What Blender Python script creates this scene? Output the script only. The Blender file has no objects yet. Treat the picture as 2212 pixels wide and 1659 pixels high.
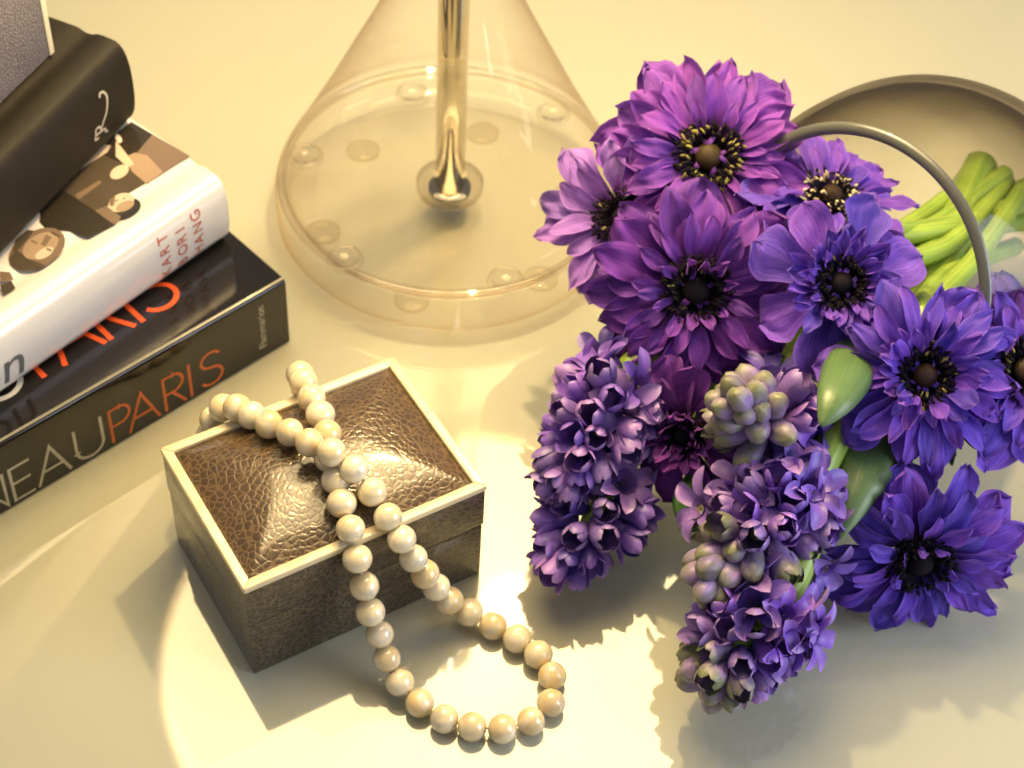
import bpy, math, random
from mathutils import Vector, Matrix

# ------------------------------------------------------------------ camera, world, lights, exposure
SC = bpy.context.scene
COL = SC.collection
rad = math.radians
PIT, ROL, CH, FPX = rad(48.0), rad(3.65), 0.561, 3908.0 / 2212.0
_right, _up, FWD = Vector((1, 0, 0)), Vector((0, math.sin(PIT), math.cos(PIT))), Vector((0, math.cos(PIT), -math.sin(PIT)))
RIGHT = math.cos(ROL) * _right + math.sin(ROL) * _up
UP = -math.sin(ROL) * _right + math.cos(ROL) * _up
CAM = Vector((0, 0, CH))
cam = bpy.data.objects.new('camera', bpy.data.cameras.new('camera'))
COL.objects.link(cam)
cam.matrix_world = Matrix(((RIGHT.x, UP.x, -FWD.x, CAM.x), (RIGHT.y, UP.y, -FWD.y, CAM.y), (RIGHT.z, UP.z, -FWD.z, CAM.z), (0, 0, 0, 1)))
cam.data.lens = 36 * FPX
cam.data.sensor_width = 36
cam.data.clip_start = 0.01
cam.data.clip_end = 50
cam.data.dof.use_dof = True
cam.data.dof.focus_distance = 0.60
cam.data.dof.aperture_fstop = 15
SC.camera = cam

world = bpy.data.worlds.new('World')
SC.world = world
world.use_nodes = True
world.node_tree.nodes['Background'].inputs[0].default_value = (0.97, 0.95, 0.92, 1)
world.node_tree.nodes['Background'].inputs[1].default_value = 0.29

def area_lamp(name, loc, target, size, power, color):
    l = bpy.data.lights.new(name, 'AREA')
    l.size = size
    l.energy = power
    l.color = color
    o = bpy.data.objects.new(name, l)
    COL.objects.link(o)
    o.location = loc
    o.rotation_euler = (Vector(target) - Vector(loc)).to_track_quat('-Z', 'Y').to_euler()
    return o
area_lamp('window_light', (0.74, 0.24, 0.34), (0.11, 0.44, 0.07), 0.50, 5.0, (0.80, 0.86, 1.0))
area_lamp('overhead_light', (0.02, 0.60, 1.10), (0.03, 0.46, 0.03), 0.09, 2.2, (1.0, 0.95, 0.92))
SHADE_GLOW = 7.6
BULB_GLOW = 2350.0
SC.view_settings.view_transform = 'Standard'
SC.view_settings.look = 'None'
SC.view_settings.exposure = 0.12
SC.view_settings.gamma = 1.0
SC.cycles.use_denoising = True
SC.cycles.max_bounces = 12
SC.cycles.transparent_max_bounces = 24
SC.cycles.sample_clamp_indirect = 6

# ------------------------------------------------------------------ helpers
def P(u, v, z):
    """world point at height z on the sight line through photo point (u, v) of the 2212 px wide picture"""
    d = RIGHT * ((u - 1106) / 3908.0) + UP * (-(v - 829.5) / 3908.0) + FWD
    return CAM + d * ((z - CH) / d.z)

def cdir(r, u, c):
    return (RIGHT * r + UP * u - FWD * c).normalized()

def frame(n, hint=Vector((0, 0, 1))):
    """matrix whose local +Z is n"""
    z = n.normalized()
    x = hint.cross(z)
    if x.length < 1e-4:
        x = Vector((1, 0, 0)).cross(z)
    x.normalize()
    y = z.cross(x)
    return Matrix((x, y, z)).transposed()

def mesh(name, verts, faces, uvs=None, smooth=True, mats=(), fmat=None):
    m = bpy.data.meshes.new(name)
    m.from_pydata([tuple(v) for v in verts], [], faces)
    if uvs:
        l = m.uv_layers.new(name='UVMap')
        for p in m.polygons:
            for li in p.loop_indices:
                l.data[li].uv = uvs[m.loops[li].vertex_index]
    for mt in mats:
        m.materials.append(mt)
    if fmat:
        for p, k in zip(m.polygons, fmat):
            p.material_index = k
    if smooth:
        m.polygons.foreach_set('use_smooth', [True] * len(m.polygons))
    m.update()
    return m

def link(name, data, parent=None, mat4=None):
    o = bpy.data.objects.new(name, data)
    COL.objects.link(o)
    if parent is not None:
        o.parent = parent
    if mat4 is not None:
        o.matrix_local = mat4
    return o

def thing(name, label, cat, loc=(0, 0, 0), group=None):
    o = bpy.data.objects.new(name, None)
    COL.objects.link(o)
    o.location = loc
    o.empty_display_size = 0.01
    o['label'] = label
    o['category'] = cat
    if group:
        o['group'] = group
    return o

def grid_faces(nu, nv, wrap=False):
    f = []
    for i in range(nu - 1):
        for j in range(nv if wrap else nv - 1):
            a, b = i * nv + j, i * nv + (j + 1) % nv
            f.append((a, b, b + nv, a + nv))
    return f

def lathe(profile, n=64, caps=False):
    v, f, uv = [], [], []
    for k, (r, z) in enumerate(profile):
        for j in range(n):
            t = 2 * math.pi * j / n
            v.append((r * math.cos(t), r * math.sin(t), z))
            uv.append((j / n, k / max(1, len(profile) - 1)))
    f = grid_faces(len(profile), n, True)
    if caps:
        f.append(tuple(range(n))[::-1])
        f.append(tuple(range((len(profile) - 1) * n, len(profile) * n)))
    return v, f, uv

def catmull(pts, per=8):
    pts = [Vector(p) for p in pts]
    q = [pts[0] * 2 - pts[1]] + pts + [pts[-1] * 2 - pts[-2]]
    out = []
    for i in range(1, len(q) - 2):
        for k in range(per):
            t = k / per
            a, b, c, d = q[i - 1], q[i], q[i + 1], q[i + 2]
            out.append(0.5 * ((2 * b) + (c - a) * t + (2 * a - 5 * b + 4 * c - d) * t * t + (3 * b - a - 3 * c + d) * t ** 3))
    out.append(pts[-1])
    return out

def tube(pts, radii, n=12, cap=True):
    v, f, uv = [], [], []
    ref = Vector((0.13, 0.31, 0.94))
    for i, p in enumerate(pts):
        t = (pts[min(i + 1, len(pts) - 1)] - pts[max(i - 1, 0)]).normalized()
        x = t.cross(ref)
        if x.length < 1e-3:
            x = t.cross(Vector((1, 0, 0)))
        x.normalize()
        y = t.cross(x)
        ref = -x.cross(t) if False else ref
        r = radii if isinstance(radii, float) else radii[i]
        for j in range(n):
            a = 2 * math.pi * j / n
            v.append(p + (x * math.cos(a) + y * math.sin(a)) * r)
            uv.append((i / (len(pts) - 1), j / n))
    f = grid_faces(len(pts), n, True)
    if cap:
        f.append(tuple(range(n))[::-1])
        f.append(tuple(range((len(pts) - 1) * n, len(pts) * n)))
    return v, f, uv

def bevel_box(sx, sy, sz, b=0.0008, seg=2):
    """box from (0,0,0) to (sx,sy,sz) with rounded edges"""
    import bmesh
    bm = bmesh.new()
    bmesh.ops.create_cube(bm, size=1)
    for v in bm.verts:
        v.co = Vector(((v.co.x + .5) * sx, (v.co.y + .5) * sy, (v.co.z + .5) * sz))
    if b > 0:
        bmesh.ops.bevel(bm, geom=bm.edges[:], offset=b, segments=seg, affect='EDGES', profile=0.6)
    m = bpy.data.meshes.new('box')
    bm.to_mesh(m)
    bm.free()
    m.polygons.foreach_set('use_smooth', [True] * len(m.polygons))
    m.set_sharp_from_angle(angle=rad(40))
    return m

# ------------------------------------------------------------------ materials
class NT:
    def __init__(self, name):
        self.m = bpy.data.materials.new(name)
        self.m.use_nodes = True
        self.t = self.m.node_tree
        self.n = self.t.nodes
        self.b = self.n['Principled BSDF']
        self.out = self.n['Material Output']
    def add(self, typ, **kw):
        x = self.n.new(typ)
        for k, val in kw.items():
            setattr(x, k, val)
        return x
    def set(self, **kw):
        for k, val in kw.items():
            self.b.inputs[k.replace('_', ' ')].default_value = val
        return self
    def l(self, a, b):
        self.t.links.new(a, b)
    def ramp(self, fac, stops, interp='LINEAR'):
        r = self.add('ShaderNodeValToRGB')
        r.color_ramp.interpolation = interp
        e = r.color_ramp.elements
        while len(e) < len(stops):
            e.new(0.5)
        for k, (p, c) in enumerate(stops):
            e[k].position = p
            e[k].color = (c, c, c, 1) if isinstance(c, (int, float)) else (*c, 1)
        self.l(fac, r.inputs[0])
        return r.outputs[0]
    def noise(self, vec, scale, detail=3, rough=.5, out=0):
        x = self.add('ShaderNodeTexNoise')
        x.inputs['Scale'].default_value = scale
        x.inputs['Detail'].default_value = detail
        x.inputs['Roughness'].default_value = rough
        if vec is not None:
            self.l(vec, x.inputs['Vector'])
        return x.outputs[out]
    def mapping(self, vec, scale):
        x = self.add('ShaderNodeMapping')
        x.inputs['Scale'].default_value = scale
        self.l(vec, x.inputs['Vector'])
        return x.outputs[0]
    def mix(self, fac, a, b, mode='MIX'):
        x = self.add('ShaderNodeMix', data_type='RGBA', blend_type=mode)
        for sock, val in ((x.inputs[0], fac), (x.inputs[6], a), (x.inputs[7], b)):
            if hasattr(val, 'is_linked') or hasattr(val, 'links'):
                self.l(val, sock)
            elif isinstance(val, (int, float)):
                sock.default_value = val if sock == x.inputs[0] else (val, val, val, 1)
            else:
                sock.default_value = (*val, 1)
        return x.outputs[2]
    def bump(self, h, strength, dist, normal=None):
        x = self.add('ShaderNodeBump')
        x.inputs['Strength'].default_value = strength
        x.inputs['Distance'].default_value = dist
        self.l(h, x.inputs['Height'])
        self.l(x.outputs[0], self.b.inputs['Normal'])
        return x.outputs[0]
    def obj(self):
        return self.add('ShaderNodeTexCoord').outputs['Object']
    def uv(self):
        return self.add('ShaderNodeTexCoord').outputs['UV']
    def rnd(self):
        return self.add('ShaderNodeObjectInfo').outputs['Random']

def plain(name, col, rough=.5, **kw):
    t = NT(name)
    t.set(Base_Color=(*col, 1), Roughness=rough, **kw)
    return t.m

def M_table():
    t = NT('painted_glass')
    o = t.obj()
    n = t.noise(o, 6, 3)
    t.l(t.ramp(n, [(0, (.425, .415, .315)), (1, (.455, .445, .34))]), t.b.inputs['Base Color'])
    t.l(t.ramp(t.noise(o, 30, 4), [(.3, .03), (.75, .06)]), t.b.inputs['Roughness'])
    t.set(IOR=1.85, Coat_Weight=.6, Coat_Roughness=.015)
    return t.m

def M_leather(name, c_cell, c_edge, scale, rough=.28, coat=.5, bump=.6):
    t = NT(name)
    o = t.obj()
    nd = t.add('ShaderNodeVectorMath', operation='MULTIPLY_ADD')
    wob = t.noise(o, 110, 2, out=1)
    t.l(wob, nd.inputs[0])
    nd.inputs[1].default_value = (.0016, .0016, .0016)
    t.l(o, nd.inputs[2])
    vo = t.add('ShaderNodeTexVoronoi', feature='DISTANCE_TO_EDGE')
    vo.inputs['Scale'].default_value = scale
    t.l(nd.outputs[0], vo.inputs['Vector'])
    vc = t.add('ShaderNodeTexVoronoi', feature='F1')
    vc.inputs['Scale'].default_value = scale
    t.l(nd.outputs[0], vc.inputs['Vector'])
    cell = t.ramp(t.noise(o, 38, 3), [(.3, tuple(x * .72 for x in c_cell)), (.75, tuple(x * 1.25 for x in c_cell))])
    sep = t.add('ShaderNodeSeparateColor')
    t.l(vc.outputs['Color'], sep.inputs[0])
    cell = t.mix(t.ramp(sep.outputs[0], [(0, 0.0), (1, .35)]), cell, tuple(x * 1.5 for x in c_cell))
    e = t.ramp(vo.outputs['Distance'], [(.025, 1.0), (.12, 0.0)])
    t.l(t.mix(e, cell, c_edge), t.b.inputs['Base Color'])
    h = t.ramp(vo.outputs['Distance'], [(.0, 0.0), (.16, .8), (.5, 1.0)], 'B_SPLINE')
    t.bump(h, bump, .0005)
    t.set(Roughness=rough, Coat_Weight=coat, Coat_Roughness=.11)
    return t.m

def M_bone():
    t = NT('bone')
    n = t.noise(t.mapping(t.obj(), (60, 60, 300)), 3, 4)
    t.l(t.ramp(n, [(.3, (.70, .56, .32)), (.7, (.82, .71, .46))]), t.b.inputs['Base Color'])
    t.set(Roughness=.35, Coat_Weight=.3)
    return t.m

def M_bead():
    t = NT('mother_of_pearl')
    o, r = t.obj(), t.rnd()
    ad = t.add('ShaderNodeVectorMath', operation='ADD')
    t.l(o, ad.inputs[0])
    t.l(r, ad.inputs[1])
    wv = t.add('ShaderNodeTexWave', wave_type='BANDS', bands_direction='DIAGONAL')
    wv.inputs['Scale'].default_value = 38
    wv.inputs['Distortion'].default_value = 9
    wv.inputs['Detail'].default_value = 2
    wv.inputs['Detail Scale'].default_value = 1.2
    t.l(ad.outputs[0], wv.inputs['Vector'])
    tone = t.ramp(r, [(0, (.72, .54, .27)), (.2, (.68, .57, .36)), (.4, (.77, .65, .41)), (.6, (.64, .49, .26)), (.8, (.80, .71, .50)), (1, (.66, .55, .35))])
    tone = t.mix(t.ramp(wv.outputs['Fac'], [(.45, 0.0), (.9, .55)]), tone, (.84, .76, .58))
    patch = t.ramp(t.noise(ad.outputs[0], 130, 2), [(.60, 0.0), (.70, .6)])
    t.l(t.mix(patch, tone, (.47, .46, .45)), t.b.inputs['Base Color'])
    t.set(Roughness=.20, Coat_Weight=1.0, Coat_Roughness=.03, Subsurface_Weight=.25, Subsurface_Radius=(.004, .003, .0018), Subsurface_Scale=1.0)
    t.bump(t.noise(o, 700, 2), .08, .0004)
    return t.m

def M_petal(name, deep, mid, light):
    t = NT(name)
    uv, r = t.uv(), t.rnd()
    sx = t.add('ShaderNodeSeparateXYZ')
    t.l(uv, sx.inputs[0])
    along, across = sx.outputs[0], sx.outputs[1]
    cb = t.add('ShaderNodeCombineXYZ')
    t.l(along, cb.inputs[0]); t.l(across, cb.inputs[1]); t.l(r, cb.inputs[2])
    veins = t.noise(t.mapping(cb.outputs[0], (2.6, 46, 40)), 1.0, 5, .65)
    blot = t.noise(t.mapping(cb.outputs[0], (2.5, 3, 60)), 1.2, 2)
    c = t.ramp(along, [(0, tuple(x * .35 for x in deep)), (.16, deep), (.45, mid), (.9, tuple((a + b) / 2 for a, b in zip(mid, light)))])
    c = t.mix(t.ramp(blot, [(.35, 0.0), (.75, .65)]), c, light)
    c = t.mix(t.ramp(veins, [(.44, 0.0), (.60, .55)]), c, deep)
    c = t.mix(t.ramp(veins, [(.30, .45), (.42, 0.0)]), c, light)
    c = t.mix(t.ramp(across, [(0, .55), (.10, 0.0), (.90, 0.0), (1, .55)]), c, light)
    hs = t.add('ShaderNodeHueSaturation')
    t.l(c, hs.inputs['Color'])
    t.l(t.ramp(r, [(0, .488), (1, .512)]), hs.inputs['Hue'])
    t.l(t.ramp(r, [(0, .82), (.5, 1.15), (1, 1.0)]), hs.inputs['Value'])
    t.l(hs.outputs[0], t.b.inputs['Base Color'])
    t.set(Roughness=.55, Sheen_Weight=.25, Sheen_Roughness=.4, Sheen_Tint=(.85, .55, 1, 1))
    t.b.inputs['Specular IOR Level'].default_value = .25
    t.bump(veins, .7, .0005)
    tr = t.add('ShaderNodeBsdfTranslucent')
    t.l(hs.outputs[0], tr.inputs[0])
    ms = t.add('ShaderNodeMixShader')
    ms.inputs[0].default_value = .18
    t.l(t.b.outputs[0], ms.inputs[1]); t.l(tr.outputs[0], ms.inputs[2])
    t.l(ms.outputs[0], t.out.inputs[0])
    return t.m

def M_floret(name, tube_c, mid, tip, green):
    t = NT(name)
    uv, r = t.uv(), t.rnd()
    sx = t.add('ShaderNodeSeparateXYZ')
    t.l(uv, sx.inputs[0])
    along = sx.outputs[0]
    c = t.ramp(along, [(0, tube_c), (.35, mid), (.8, mid), (1, tip)])
    n = t.noise(t.mapping(uv, (3, 26, 1)), 1.0, 3)
    c = t.mix(t.ramp(n, [(.45, 0.0), (.65, .3)]), c, tuple(x * .5 for x in mid))
    if green:
        g = t.noise(t.obj(), 150, 2)
        a = t.add('ShaderNodeMath', operation='MULTIPLY_ADD')
        t.l(g, a.inputs[0]); a.inputs[1].default_value = 1.0
        t.l(t.ramp(along, [(0, 0.0), (1, .35)]), a.inputs[2])
        c = t.mix(t.ramp(a.outputs[0], [(.56, 0.0), (.84, .85)]), c, green)
    hs = t.add('ShaderNodeHueSaturation')
    t.l(c, hs.inputs['Color'])
    t.l(t.ramp(r, [(0, .485), (1, .515)]), hs.inputs['Hue'])
    t.l(t.ramp(r, [(0, .8), (1, 1.2)]), hs.inputs['Value'])
    t.l(hs.outputs[0], t.b.inputs['Base Color'])
    t.bump(n, .25, .0004)
    t.set(Roughness=.42, Subsurface_Weight=.12, Subsurface_Radius=(.002, .001, .003), Subsurface_Scale=1.0)
    return t.m

def M_green(name, a, b, rough=.38):
    t = NT(name)
    uv = t.uv()
    n = t.noise(t.mapping(uv, (1.5, 26, 1)), 1.0, 4)
    big = t.noise(t.obj(), 45, 2)
    c = t.mix(t.ramp(n, [(.35, 0.0), (.7, 1.0)]), a, b)
    c = t.mix(t.ramp(big, [(.4, 0.0), (.8, .5)]), c, tuple(x * 1.35 for x in b))
    t.l(c, t.b.inputs['Base Color'])
    t.bump(n, .3, .0004)
    t.set(Roughness=rough, Subsurface_Weight=.1, Subsurface_Radius=(.001, .003, .0008), Subsurface_Scale=1.0)
    return t.m

def M_thin_glass(name, face, edge, refl=1.0, ior=1.45, power=2.2):
    """a thin wall: lets light straight through, tinted where the sight line runs long inside the glass, with a glossy skin"""
    t = NT(name)
    lw = t.add('ShaderNodeLayerWeight')
    lw.inputs[0].default_value = .5
    pw = t.add('ShaderNodeMath', operation='POWER')
    t.l(lw.outputs['Facing'], pw.inputs[0]); pw.inputs[1].default_value = power
    tr = t.add('ShaderNodeBsdfTransparent')
    t.l(t.mix(pw.outputs[0], face, edge), tr.inputs[0])
    gl = t.add('ShaderNodeBsdfGlossy')
    gl.inputs['Roughness'].default_value = .015
    p5 = t.add('ShaderNodeMath', operation='POWER')
    t.l(lw.outputs['Facing'], p5.inputs[0]); p5.inputs[1].default_value = 5.0
    fm = t.add('ShaderNodeMath', operation='MULTIPLY_ADD')
    f0 = ((ior - 1) / (ior + 1)) ** 2
    t.l(p5.outputs[0], fm.inputs[0]); fm.inputs[1].default_value = refl * (1 - f0); fm.inputs[2].default_value = f0 * refl
    ms = t.add('ShaderNodeMixShader')
    t.l(fm.outputs[0], ms.inputs[0]); t.l(tr.outputs[0], ms.inputs[1]); t.l(gl.outputs[0], ms.inputs[2])
    t.l(ms.outputs[0], t.out.inputs[0])
    return t.m

def M_glow(name, col, strength):
    t = NT(name)
    t.set(Base_Color=(.8, .75, .65, 1), Emission_Color=(*col, 1), Emission_Strength=strength)
    return t.m

MAT = dict(
    table=M_table(),
    shagreen=M_leather('shagreen_leather', (.055, .032, .014), (.135, .085, .036), 390, rough=.28, coat=.8, bump=.36),
    shagreen_side=M_leather('shagreen_side_leather', (.042, .028, .015), (.125, .092, .050), 380, rough=.32, coat=.6, bump=.6),
    bone=M_bone(), bead=M_bead(),
    thread=plain('thread', (.55, .42, .25), .8),
    black_gloss=plain('black_gloss_jacket', (.010, .0075, .006), .10, Coat_Weight=.2, Coat_Roughness=.05),
    black_cloth=None, pages=None,
    orange=plain('orange_ink', (.80, .105, .02), .25),
    white_ink=plain('white_ink', (.72, .70, .62), .3),
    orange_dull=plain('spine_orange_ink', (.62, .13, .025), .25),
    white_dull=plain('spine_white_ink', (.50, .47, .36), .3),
    jacket=plain('white_jacket', (.80, .76, .72), .16, Coat_Weight=.6, Coat_Roughness=.08),
    grey_leather=M_leather('grey_grained_leather', (.165, .145, .155), (.105, .09, .098), 620, rough=.5, coat=.1, bump=.55),
    cream=plain('cream_edge', (.75, .66, .46), .5),
    metal=plain('polished_nickel', (.70, .63, .50), .07, Metallic=1.0),
    dark_metal=plain('dark_nickel', (.36, .33, .27), .15, Metallic=1.0),
    bell=M_thin_glass('clear_bell_glass', (.999, .997, .990), (.60, .38, .25), .75, 1.48, 4.0),
    vase_glass=M_thin_glass('smoky_vase_glass', (.985, .972, .93), (.22, .16, .09), .45, 1.48, 1.8),
    rim=plain('ground_glass_rim', (.085, .088, .082), .35, Coat_Weight=.4),
    petal_a=M_petal('petal_violet', (.058, .009, .16), (.175, .036, .45), (.33, .10, .57)),
    petal_e=M_petal('petal_deep_violet', (.040, .006, .12), (.115, .022, .33), (.22, .060, .44)),
    petal_b=M_petal('petal_blue_violet', (.022, .007, .17), (.10, .036, .54), (.25, .115, .72)),
    petal_c=M_petal('petal_pale_violet', (.11, .032, .26), (.29, .125, .62), (.46, .25, .74)),
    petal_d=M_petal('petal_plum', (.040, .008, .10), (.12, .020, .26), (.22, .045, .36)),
    anther=plain('anther_black', (.006, .004, .008), .8, Specular_IOR_Level=.15),
    anther_y=plain('anther_olive', (.20, .17, .035), .6),
    anther_w=plain('anther_cream', (.62, .53, .30), .6),
    dome=None,
    floret=M_floret('floret_lilac', (.13, .10, .38), (.225, .125, .44), (.37, .23, .55), None),
    floret_b=M_floret('floret_blue_lilac', (.10, .08, .38), (.165, .085, .46), (.28, .155, .59), None),
    bud=M_floret('bud_lilac_green', (.17, .14, .30), (.26, .18, .42), (.31, .25, .36), (.15, .165, .05)),
    stem=M_green('stem_green', (.15, .27, .03), (.34, .46, .08)),
    stem_pale=M_green('stem_pale', (.50, .36, .22), (.62, .50, .34)),
    leaf=M_green('leaf_green', (.075, .14, .045), (.11, .185, .075), .36),
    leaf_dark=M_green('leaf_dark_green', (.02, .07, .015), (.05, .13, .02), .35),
    shade=plain('shade_fabric', (.78, .70, .55), .9),
    glow=M_glow('added_diffuser_glow', (1.0, .755, .38), SHADE_GLOW),
)
def _cloth():
    t = NT('black_book_cloth')
    o = t.obj()
    t.l(t.ramp(t.noise(o, 900, 3), [(.3, (.006, .005, .003)), (.7, (.013, .010, .006))]), t.b.inputs['Base Color'])
    t.bump(t.noise(o, 1500, 2), .3, .0002)
    t.set(Roughness=.6)
    t.b.inputs['Specular IOR Level'].default_value = .22
    return t.m
MAT['black_cloth'] = _cloth()
def _pages():
    t = NT('page_edges')
    n = t.noise(t.mapping(t.obj(), (3, 3, 1800)), 1.0, 3)
    t.l(t.ramp(n, [(.3, (.50, .43, .28)), (.7, (.70, .62, .45))]), t.b.inputs['Base Color'])
    t.set(Roughness=.8)
    return t.m
MAT['pages'] = _pages()
def _dome():
    t = NT('flower_dome')
    vo = t.add('ShaderNodeTexVoronoi')
    vo.inputs['Scale'].default_value = 2600
    t.l(t.obj(), vo.inputs['Vector'])
    r = t.rnd()
    t.l(t.mix(.7, (.04, .022, .012), t.ramp(r, [(0, (.05, .038, .008)), (.5, (.02, .008, .012)), (1, (.03, .018, .008))])), t.b.inputs['Base Color'])
    t.bump(vo.outputs['Distance'], .5, .0002)
    t.set(Roughness=.55)
    t.b.inputs['Specular IOR Level'].default_value = .2
    return t.m
MAT['dome'] = _dome()

# ------------------------------------------------------------------ the table
tb = bevel_box(1.5, 1.5, 0.012, 0.002)
tb.materials.append(MAT['table'])
table = link('table_top', tb)
table.location = (-0.75, -0.02, -0.012)
table['kind'] = 'structure'
table['label'] = 'glossy pale yellow-green glass table top under everything'

# ------------------------------------------------------------------ books
def stroke_letter(ch):
    """thin geometric capitals as polylines in a box of height 1; returns (width, strokes)"""
    def arc(cx, cy, rx, ry, a0, a1, n=14):
        return [(cx + rx * math.cos(rad(a0 + (a1 - a0) * k / n)), cy + ry * math.sin(rad(a0 + (a1 - a0) * k / n))) for k in range(n + 1)]
    L = {
        'P': (.50, [[(0, 0), (0, 1)], [(0, 1), (.24, 1)] + arc(.24, .74, .26, .26, 90, -90) + [(0, .48)]]),
        'A': (.78, [[(0, 0), (.39, 1), (.78, 0)], [(.14, .34), (.64, .34)]]),
        'R': (.52, [[(0, 0), (0, 1)], [(0, 1), (.24, 1)] + arc(.24, .74, .26, .26, 90, -90) + [(0, .48)], [(.2, .48), (.52, 0)]]),
        'I': (.0, [[(0, 0), (0, 1)]]),
        'S': (.52, [arc(.27, .77, .23, .23, 30, 250, 16)[:-1] + [(.25, .53)] + arc(.26, .26, .26, .26, 70, -150, 16)]),
        'N': (.62, [[(0, 0), (0, 1), (.62, 0), (.62, 1)]]),
        'E': (.46, [[(.46, 1), (0, 1), (0, 0), (.46, 0)], [(0, .52), (.42, .52)]]),
        'U': (.62, [[(0, 1), (0, .31)] + arc(.31, .31, .31, .31, 180, 360) + [(.62, 1)]]),
        'O': (.94, [arc(.47, .5, .47, .5, 0, 360, 28)]),
        'D': (.72, [[(0, 0), (0, 1), (.25, 1)] + arc(.25, .5, .47, .5, 90, -90, 20) + [(0, 0)]]),
    }
    return L[ch]

def ribbon(strokes, w, place, lift=0.0):
    """flat ribbons of width w along polylines; place(x, y, h) -> 3D"""
    v, f = [], []
    for s, pl in enumerate(strokes):
        h = lift + s * 2.5e-5
        n = len(pl)
        base = len(v)
        for i, p in enumerate(pl):
            p = Vector(p)
            a = (p - Vector(pl[i - 1])).normalized() if i > 0 else None
            b = (Vector(pl[i + 1]) - p).normalized() if i < n - 1 else None
            a, b = a or b, b or a
            na, nb = Vector((-a.y, a.x)), Vector((-b.y, b.x))
            m = (na + nb)
            m = na if m.length < 1e-3 else m.normalized()
            k = w / 2 / max(.35, m.dot(na))
            q = p
            if i == 0: q = p - a * w * .35
            if i == n - 1: q = p + a * w * .35
            v.append(place(q.x + m.x * k, q.y + m.y * k, h))
            v.append(place(q.x - m.x * k, q.y - m.y * k, h))
        for i in range(n - 1):
            k = base + 2 * i
            f.append((k + 1, k, k + 2, k + 3))
    return v, f

def flat_text(txt, size, place, align='LEFT', lift=0.0, offset=0.0):
    c = bpy.data.curves.new('txt', 'FONT')
    c.body = txt
    c.size = size
    c.align_x = align
    c.offset = offset
    c.resolution_u = 4
    o = bpy.data.objects.new('txt', c)
    COL.objects.link(o)
    dg = bpy.context.evaluated_depsgraph_get()
    me = bpy.data.meshes.new_from_object(o.evaluated_get(dg))
    bpy.data.objects.remove(o)
    for vv in me.vertices:
        vv.co = place(vv.co.x, vv.co.y, lift)
    me.update()
    return me

def book_axes(origin, ang):
    d = Vector((math.cos(ang), math.sin(ang), 0))
    w = Vector((math.cos(ang - math.pi / 2), math.sin(ang - math.pi / 2), 0))
    return Vector(origin), d, w

# section of a hard-cover book: (w, z) outline of cover board + spine, extruded along d
def cover_shell(h, width, bulge, board, groove, n=14):
    """outer outline from top fore edge, over the spine, to bottom fore edge, then back inside"""
    out = [(width, h)]
    out += [(x, h) for x in (width * .7, width * .4, .022)]
    if groove:
        out += [(.0135, h - .0002), (.0105, h - groove), (.0075, h - groove * 1.05), (.0045, h - groove * .25), (.002, h - .0002)]
    else:
        out += [(.006, h), (.0022, h)]
    if bulge > 0:
        for k in range(n + 1):
            a = math.pi / 2 + math.pi * k / n
            ca, sa = math.cos(a), math.sin(a)
            out.append((-bulge * abs(ca) ** .62, h / 2 + (h / 2 - .0004) * math.copysign(abs(sa) ** .8, sa)))
    else:
        for k in range(7):
            a = math.pi / 2 * k / 6
            out.append((.0022 - .0022 * math.sin(a), h - .0022 + .0022 * math.cos(a)))
        for k in range(1, 7):
            out.append((0, h - .0022 - (h - .003) * k / 6))
        out.append((.0006, 0.0003))
    out += [(.003, 0), (.02, 0), (width * .5, 0), (width, 0)]
    inn = [(width, board), (.01, board), (.006 if bulge == 0 else .001, board + .002), (.006 if bulge == 0 else .001, h - board - .002), (.01, h - board), (width, h - board)]
    return out, inn

def make_book(name, label, origin, ang, h, width, length, bulge, groove, mat, board=.003, square=.003):
    O, d, w = book_axes(origin, ang)
    t = thing(name, label, 'book', O)
    loc = lambda s, a, z: d * s + w * a + Vector((0, 0, z))
    out, inn = cover_shell(h, width, bulge, board, groove)
    sec = out + inn
    ns = [0, .0006] + [length * k / 6 for k in range(1, 6)] + [length - .0006, length]
    v, f = [], []
    for i, s in enumerate(ns):
        for (a, z) in sec:
            v.append(loc(s, a, z))
    n = len(sec)
    for i in range(len(ns) - 1):
        for j in range(n):
            q = (i * n + j, i * n + (j + 1) % n, (i + 1) * n + (j + 1) % n, (i + 1) * n + j)
            f.append(q)
    f.append(tuple(range(n))[::-1])
    f.append(tuple(range((len(ns) - 1) * n, len(ns) * n)))
    m = mesh('cover', v, f, mats=[mat])
    m.set_sharp_from_angle(angle=rad(50))
    link('cover', m, t)
    # text block
    a0, a1 = .0066 if bulge == 0 else .002, width - .004
    z0, z1 = board + .0001, h - board - .0001
    s0, s1 = square, length - square
    vv = [loc(s, a, z) for s in (s0, s1) for a in (a0, a1) for z in (z0, z1)]
    ff = [(0, 1, 3, 2), (4, 6, 7, 5), (0, 4, 5, 1), (2, 3, 7, 6), (0, 2, 6, 4), (1, 5, 7, 3)]
    link('page_block', mesh('page_block', vv, ff, smooth=False, mats=[MAT['pages']]), t)
    return t, loc

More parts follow.
